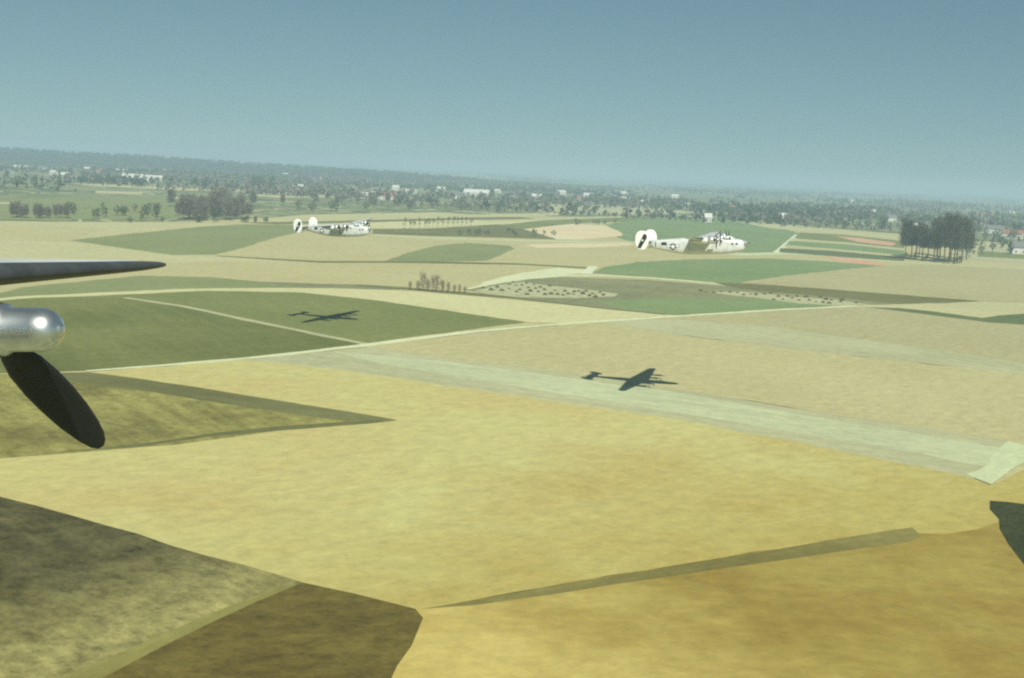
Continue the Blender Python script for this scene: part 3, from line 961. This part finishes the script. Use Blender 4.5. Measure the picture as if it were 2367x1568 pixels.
# tall clump at the right
for px, py in ((2090, 599), (2104, 596), (2118, 600), (2133, 603), (2126, 594), (2146, 598), (2160, 606), (2172, 600), (2182, 608), (2192, 603),
               (2204, 609), (2213, 604), (2222, 608), (2198, 597), (2232, 601), (2166, 592)):
    at('poplar', px, py, random.uniform(0.82, 1.02) + (0.14 if px > 2165 else 0), 'tall thin dark tree in the clump beside the pale road', 'tall trees of the clump', jx=2)
for px, py in ((2096, 600), (2112, 602), (2140, 604), (2168, 607), (2190, 610), (2206, 611), (2218, 610)):
    at('bush', px, py, 1.0, 'low bush growing under the tall clump', 'bushes under the tall clump', 'bush')
for px, py in ((2240, 596), (2246, 585), (2225, 590)):
    at('broadleaf_tree', px, py, 0.9, 'low leafy tree at the foot of the tall clump', 'low trees at the clump')
# row of small trees on the pale field
for i in range(15):
    at('young_tree', 935 + i * 11.2 + random.uniform(-3, 3), 529 - i * 0.5, 0.85, 'small slender tree in the row along the pale field', 'row of small trees')
# shrubs by the cream field
for px, sc in ((948, .8), (966, 1.0), (978, 1.25), (988, 1.0), (1000, 1.3), (1010, 1.1), (1022, 1.25), (1036, .9), (1050, .8), (1062, .7), (1074, .6)):
    at('bare_shrub', px, 671 + (px - 948) * 0.06, sc, 'thin brown leafless shrub beside the cream field', 'leafless shrubs on the bank', 'shrub')
# bare wood at the left
for i in range(56):
    t = random.random()
    at('bare_tree', random.gauss(498, 52), 474 + 38 * random.random() ** 0.7, random.uniform(0.6, 1.1), 'leafless grey brown tree in the bare wood', 'trees of the bare wood')
for i in range(18):
    at('bare_tree', 28 + 135 * random.random(), 500 + 6 * random.random(), 0.55, 'low leafless grey tree at the field edge', 'low grey trees at the field edge')
for i in range(22):
    at('broadleaf_tree', 150 + 260 * random.random(), 488 + 19 * random.random(), 0.5, 'small green tree on the rough pasture', 'small trees on the pasture')
for i in range(16):
    at('bush', 560 + 60 * random.random() if i % 2 else 300 + 240 * random.random(), 512 + 3 * random.random(), 0.9, 'green bush along the edge of the bare wood', 'bushes along the wood', 'bush')
# dark grove
for i in range(10):
    at('evergreen_tree', 582 + 55 * random.random(), 434 + 4 * random.random(), 1.15, 'dark evergreen tree of the small grove', 'trees of the dark grove')
# scrub on the dark field and at the peach field
for i in range(12):
    at('bush', 1060 + 220 * random.random(), 538 + 10 * random.random(), 0.8, 'dark bush on the olive field', 'bushes on the olive field', 'bush')
for i in range(7):
    at('bush', 1330 + 100 * random.random(), 516 + 6 * random.random(), 0.8, 'bush at the upper edge of the peach field', 'bushes at the peach field', 'bush')
# hedgerow trees behind the bombers and at the right
for i in range(40):
    px = 640 + 700 * random.random()
    kd = random.choice(('broadleaf_tree', 'bare_tree', 'broadleaf_tree'))
    at(kd, px, 466 + 27 * random.random(), 0.7, ('green leafy' if kd[1] == 'r' else 'leafless grey') + ' hedgerow tree beyond the pale strips', 'hedgerow trees beyond the pale strips')
for i in range(46):
    px = 1700 + 360 * random.random()
    kd = random.choice(('broadleaf_tree', 'evergreen_tree', 'broadleaf_tree'))
    at(kd, px, 494 + (px - 1700) * 0.085 + 16 * random.random(), 0.75, ('round leafy' if kd[0] == 'b' else 'dark narrow') + ' tree in the belt above the striped fields', 'tree belt above the striped fields')
for i in range(26):
    px = 2235 + 190 * random.random()
    kd = random.choice(('broadleaf_tree', 'evergreen_tree'))
    at(kd, px, 528 + 62 * random.random(), 0.7, ('round leafy' if kd[0] == 'b' else 'dark narrow') + ' tree on the meadow past the tall clump', 'trees on the meadow past the clump')

# heaps on the dotted field
hm = mat('dung_heap', (0.06, 0.056, 0.03), 0.95, col2=(0.10, 0.092, 0.05), scale=3, spec=0.05)


def heap_vf():
    rg = np.random.default_rng(3)
    rings = []
    for z, r in ((-0.05, 1.0), (0.3, 0.86), (0.62, 0.55), (0.78, 0.2)):
        rings.append([(r * (1 + rg.normal(0, 0.1)) * math.cos(6.283 * i / 9), r * (1 + rg.normal(0, 0.1)) * math.sin(6.283 * i / 9), z) for i in range(9)])
    return loft(rings)


H1 = [(1140, 185), (1155, 210), (1195, 190), (1075, 200), (1130, 235), (1260, 200), (1265, 235), (1310, 232), (1340, 205), (1300, 170), (1415, 210), (1400, 240), (1485, 215),
      (1480, 235), (1550, 230), (1575, 210), (1625, 230), (1680, 220), (1645, 255), (1705, 240), (1025, 140), (1045, 165), (940, 205), (1125, 150), (1180, 160), (995, 190),
      (1090, 165), (1230, 180), (1215, 215), (1360, 235), (1440, 230), (1520, 210), (860, 200), (800, 185), (905, 180), (1600, 245), (1050, 215), (1000, 160)]
H2 = [(505, 190), (590, 200), (680, 200), (545, 205), (625, 205), (770, 215), (800, 235), (830, 215), (905, 240), (860, 225), (950, 220), (970, 240), (1015, 250), (1045, 220),
      (1080, 235), (1100, 260), (1115, 240), (1175, 250), (1185, 240), (1275, 258), (720, 195), (455, 188), (400, 185), (350, 190), (300, 185), (265, 180), (740, 235), (890, 215), (1060, 255)]
for pts, x0, s, lb, gp in ((H1, 1200, 2.367, 'small dark dung heap on the pale wedge shaped patch', 'heaps on the wedge shaped patch'),
                           (H2, 2100, 2.042, 'small dark dung heap on the long pale patch', 'heaps on the long patch')):
    for qx, qy in pts:
        x, y = G((x0 + qx / s) * 0.7263, (840 + qy / s) * 0.7263)
        o = shared('dung_heap', 'heap', heap_vf, hm, None, (x, y, 0.02 + 0.005 * FIELD_N[0] * 0.5), (0, 0, random.uniform(0, 6)), False)
        k = random.uniform(0.6, 1.05)
        o.scale = (k, k, k * random.uniform(0.8, 1.3))
        tag(o, lb, 'heap', gp)

# ------------------------------------------------------------------ far houses
M_WALL = mat('whitewash', (0.66, 0.65, 0.60), 0.8, col2=(0.50, 0.49, 0.44), scale=0.1)
M_ROOF = [mat('slate_roof', (0.16, 0.16, 0.165), 0.7), mat('tile_roof', (0.28, 0.13, 0.085), 0.8), mat('pale_roof', (0.55, 0.55, 0.52), 0.6)]


def house(px, py, L, W, Hh, roof, ang, label, group):
    x, y = G(px, py)
    o = empty('house', (x, y, 0), ang)
    key = f'h{L:.0f}_{W:.0f}_{Hh:.0f}'
    rh = W * 0.42

    def walls():
        a, b = L / 2, W / 2
        v = [(-a, -b, -0.3), (a, -b, -0.3), (a, b, -0.3), (-a, b, -0.3), (-a, -b, Hh), (a, -b, Hh), (a, b, Hh), (-a, b, Hh), (-a, 0, Hh + rh), (a, 0, Hh + rh)]
        return v, [(0, 1, 5, 4), (2, 3, 7, 6), (1, 2, 6, 9, 5), (3, 0, 4, 8, 7)]

    def roofs():
        a, b, t = L / 2 + 0.4, W / 2 + 0.5, 0.25
        e = rh * 0.5 / (W / 2)
        v = [(-a, -b, Hh - e), (a, -b, Hh - e), (a, 0, Hh + rh), (-a, 0, Hh + rh), (-a, b, Hh - e), (a, b, Hh - e)]
        v += [(p[0], p[1], p[2] + t) for p in v]
        return v, [(6, 7, 8, 9), (9, 8, 11, 10), (0, 6, 9, 3), (1, 2, 8, 7), (3, 9, 10, 4), (2, 5, 11, 8), (0, 1, 7, 6), (5, 4, 10, 11), (1, 0, 3, 2), (2, 3, 4, 5)]

    def windows():
        v, f = [], []
        for s in (-1, 1):
            k = max(2, int(L / 4))
            for i in range(k):
                xx = -L / 2 + (i + 0.5) * L / k
                q = len(v)
                yy = s * (W / 2 + 0.02)
                v += [(xx - 0.5, yy, 1.0), (xx + 0.5, yy, 1.0), (xx + 0.5, yy, 2.3), (xx - 0.5, yy, 2.3)]
                f.append((q, q + 1, q + 2, q + 3))
        return v, f
    w = shared('wall', key + 'w', walls, M_WALL, o, smooth=False)
    shared('roof', key + 'r%d' % roof, roofs, M_ROOF[roof], o, smooth=False)
    shared('window_row', key + 'd', windows, M_DARK, w, smooth=False)
    tag(o, label, 'house', group)


for px, py, L, rf, lb in [
        (280, 401, 26, 2, 'long white barn beyond the pasture strips'), (308, 418, 34, 2, 'longest white building beyond the pasture strips'), (356, 419, 26, 2, 'white barn right of the longest white building'),
        (1102, 453, 40, 2, 'long pale roofed barn behind the two bombers'), (1805, 511, 16, 2, 'bright white house above the striped fields'), (2107, 537, 10, 2, 'small white house left of the tall clump'),
        (2353, 587, 10, 0, 'small white house on the green strip meadow'), (1636, 514, 7, 2, 'small white house on the dark green field'), (1444, 468, 26, 2, 'white farm building beyond the peach field'),
        (897, 462, 22, 1, 'white farmhouse with outbuilding beyond the farther bomber')]:
    house(px, py, L, 9 if L < 30 else 12, 5, rf, R(random.uniform(-14, 6)), lb, None)
hs = [(124, 406), (342, 383), (63, 393), (95, 394), (453, 389), (843, 459), (979, 435), (697, 419), (1297, 450), (1361, 456), (1412, 460), (2338, 497), (1968, 470), (40, 392), (200, 396), (230, 404),
      (470, 396), (500, 391), (540, 398), (585, 404), (640, 417), (660, 408), (720, 424), (748, 417), (775, 430), (810, 441), (870, 447), (915, 440), (950, 452), (1020, 443), (1060, 459), (1150, 447),
      (1190, 456), (1240, 461), (1330, 469), (1480, 474), (1530, 470), (1590, 482), (1660, 478), (1700, 490), (1760, 486), (1820, 480), (1880, 488), (1930, 502), (2010, 498), (2060, 512), (2260, 516),
      (2300, 540), (2340, 552), (2280, 505), (410, 405), (380, 399), (150, 410), (20, 402), (690, 440), (600, 388), (1440, 452), (1560, 459), (1265, 441), (1100, 437)]
for px, py in hs:
    rf = random.choice((0, 0, 0, 1, 2, 2, 2, 2))
    house(px, py, random.choice((11, 14, 18)), 8, random.choice((4, 5)), rf, R(random.uniform(-40, 30)),
          'small whitewashed house with %s roof among the far trees' % ('grey slate', 'red tiled', 'pale')[rf], 'houses scattered among the far trees')

# ------------------------------------------------------------------ far woodland: too many trees to count
def crown_template(seed):
    rg = np.random.default_rng(seed)
    V, F = [], []
    for i in range(15):
        d = rg.normal(0, 1, 3)
        d /= np.linalg.norm(d)
        c = d * rg.uniform(0.35, 0.85)
        a = rg.normal(0, 1, 3)
        a /= np.linalg.norm(a)
        b = np.cross(a, rg.normal(0, 1, 3))
        b /= np.linalg.norm(b)
        s = rg.uniform(0.28, 0.5)
        o = len(V)
        V += [c + a * s, c + b * s, c - a * s, c - b * s]
        F.append((o, o + 1, o + 2, o + 3))
    V = np.array(V)
    V[:, 2] = (V[:, 2] + 1.0) * 0.5
    V[:, 2] = np.maximum(V[:, 2], -0.02)
    return V, np.array(F)


TPL = [crown_template(s) for s in range(8)]


def woodland(name, label, pos, m):
    """pos: rows of x, y, z, width, height"""
    VV, FF, o = [], [], 0
    for i, (x, y, z, w, h) in enumerate(pos):
        V, F = TPL[i % 8]
        a = rng.uniform(0, 6.28)
        c, s = math.cos(a), math.sin(a)
        q = np.stack([x + w * (V[:, 0] * c - V[:, 1] * s), y + w * (V[:, 0] * s + V[:, 1] * c), z + h * V[:, 2]], 1)
        VV.append(q)
        FF.append(F + o)
        o += len(V)
    VV = np.concatenate(VV)
    FF = np.concatenate(FF)
    me = bpy.data.meshes.new(name)
    me.vertices.add(len(VV))
    me.vertices.foreach_set('co', VV.ravel())
    me.loops.add(FF.size)
    me.loops.foreach_set('vertex_index', FF.ravel())
    me.polygons.add(len(FF))
    me.polygons.foreach_set('loop_start', np.arange(0, FF.size, 4))
    me.polygons.foreach_set('loop_total', np.full(len(FF), 4))
    me.materials.append(m)
    me.update()
    me.validate()
    ob = bpy.data.objects.new(name, me)
    COL.objects.link(ob)
    tag(ob, label, 'woodland', None, 'stuff')
    return ob


groups = {'green': [], 'dark': [], 'bare': []}
keys = list(groups)
for n in range(440):
    d = 1250 * math.exp(rng.uniform(0, 1) ** 0.8 * math.log(9.0))      # 1.25 to 11 km
    x = rng.uniform(-0.62, 0.62) * d
    k = keys[rng.choice(3, p=(0.45, 0.2, 0.35))]
    if rng.random() < 0.72:                                       # a hedgerow or a line of trees
        L = rng.uniform(60, 320) * (1 + d / 5000)
        a = R(rng.normal(-10, 14)) if rng.random() < 0.75 else R(rng.uniform(40, 130))
        m_ = int(L / (7 + d / 900))
        for j in range(m_):
            t = (j / max(1, m_ - 1) - 0.5) * L
            h = rng.uniform(3, 7) if rng.random() < 0.6 else rng.uniform(7, 14)
            groups[k].append((x + t * math.cos(a) + rng.normal(0, 2), d + t * math.sin(a) + rng.normal(0, 2), 0, h * 0.42, h))
    else:                                                         # a copse
        rx, ry = rng.uniform(30, 130) * (1 + d / 6000), rng.uniform(15, 50)
        m_ = int(rx * ry / 55)
        for j in range(m_):
            q = rng.normal(0, 0.5, 2)
            h = rng.uniform(7, 14)
            groups[k].append((x + q[0] * rx, d + q[1] * ry, 0, h * 0.42, h))
# the wooded rise and the belts before the horizon
for n in range(2200):
    x = rng.uniform(-3600, 300)
    d = 3150 + 0.1 * x + 1000 * rng.random() ** 0.8
    groups['dark'].append((x, d, hill_z(x, d), rng.uniform(5, 9), rng.uniform(5, 10)))
woodland('woodland', 'green hedgerows and copses spread over the far plain', groups['green'], LEAF['green'])
woodland('woodland', 'dark belts of wood below the horizon', groups['dark'], LEAF['dark'])
woodland('woodland', 'greyish leafless woods scattered over the far plain', groups['bare'], LEAF['bare'])

# ------------------------------------------------------------------ haze
hb = 25500
zt_, zb_ = 82.0, -1.0
v = [(-hb, -2900, zb_), (hb, -2900, zb_), (hb, hb, zb_), (-hb, hb, zb_), (-hb, -2900, zt_), (hb, -2900, zt_), (hb, hb, zt_), (-hb, hb, zt_)]
hz = mesh_obj('haze', v, [(3, 2, 1, 0), (4, 5, 6, 7), (0, 1, 5, 4), (1, 2, 6, 5), (2, 3, 7, 6), (3, 0, 4, 7)])
hmx = bpy.data.materials.new('haze')
hmx.use_nodes = True
hn = hmx.node_tree
hn.nodes.clear()
pv = hn.nodes.new('ShaderNodeVolumePrincipled')
pv.inputs['Color'].default_value = (0.58, 0.79, 0.97, 1)
pv.inputs['Density'].default_value = 0.00030
pv.inputs['Anisotropy'].default_value = 0.0
ho = hn.nodes.new('ShaderNodeOutputMaterial')
hn.links.new(pv.outputs['Volume'], ho.inputs['Volume'])
hz.data.materials.append(hmx)
tag(hz, 'thin blue grey haze over the plain', 'haze', None, 'stuff')
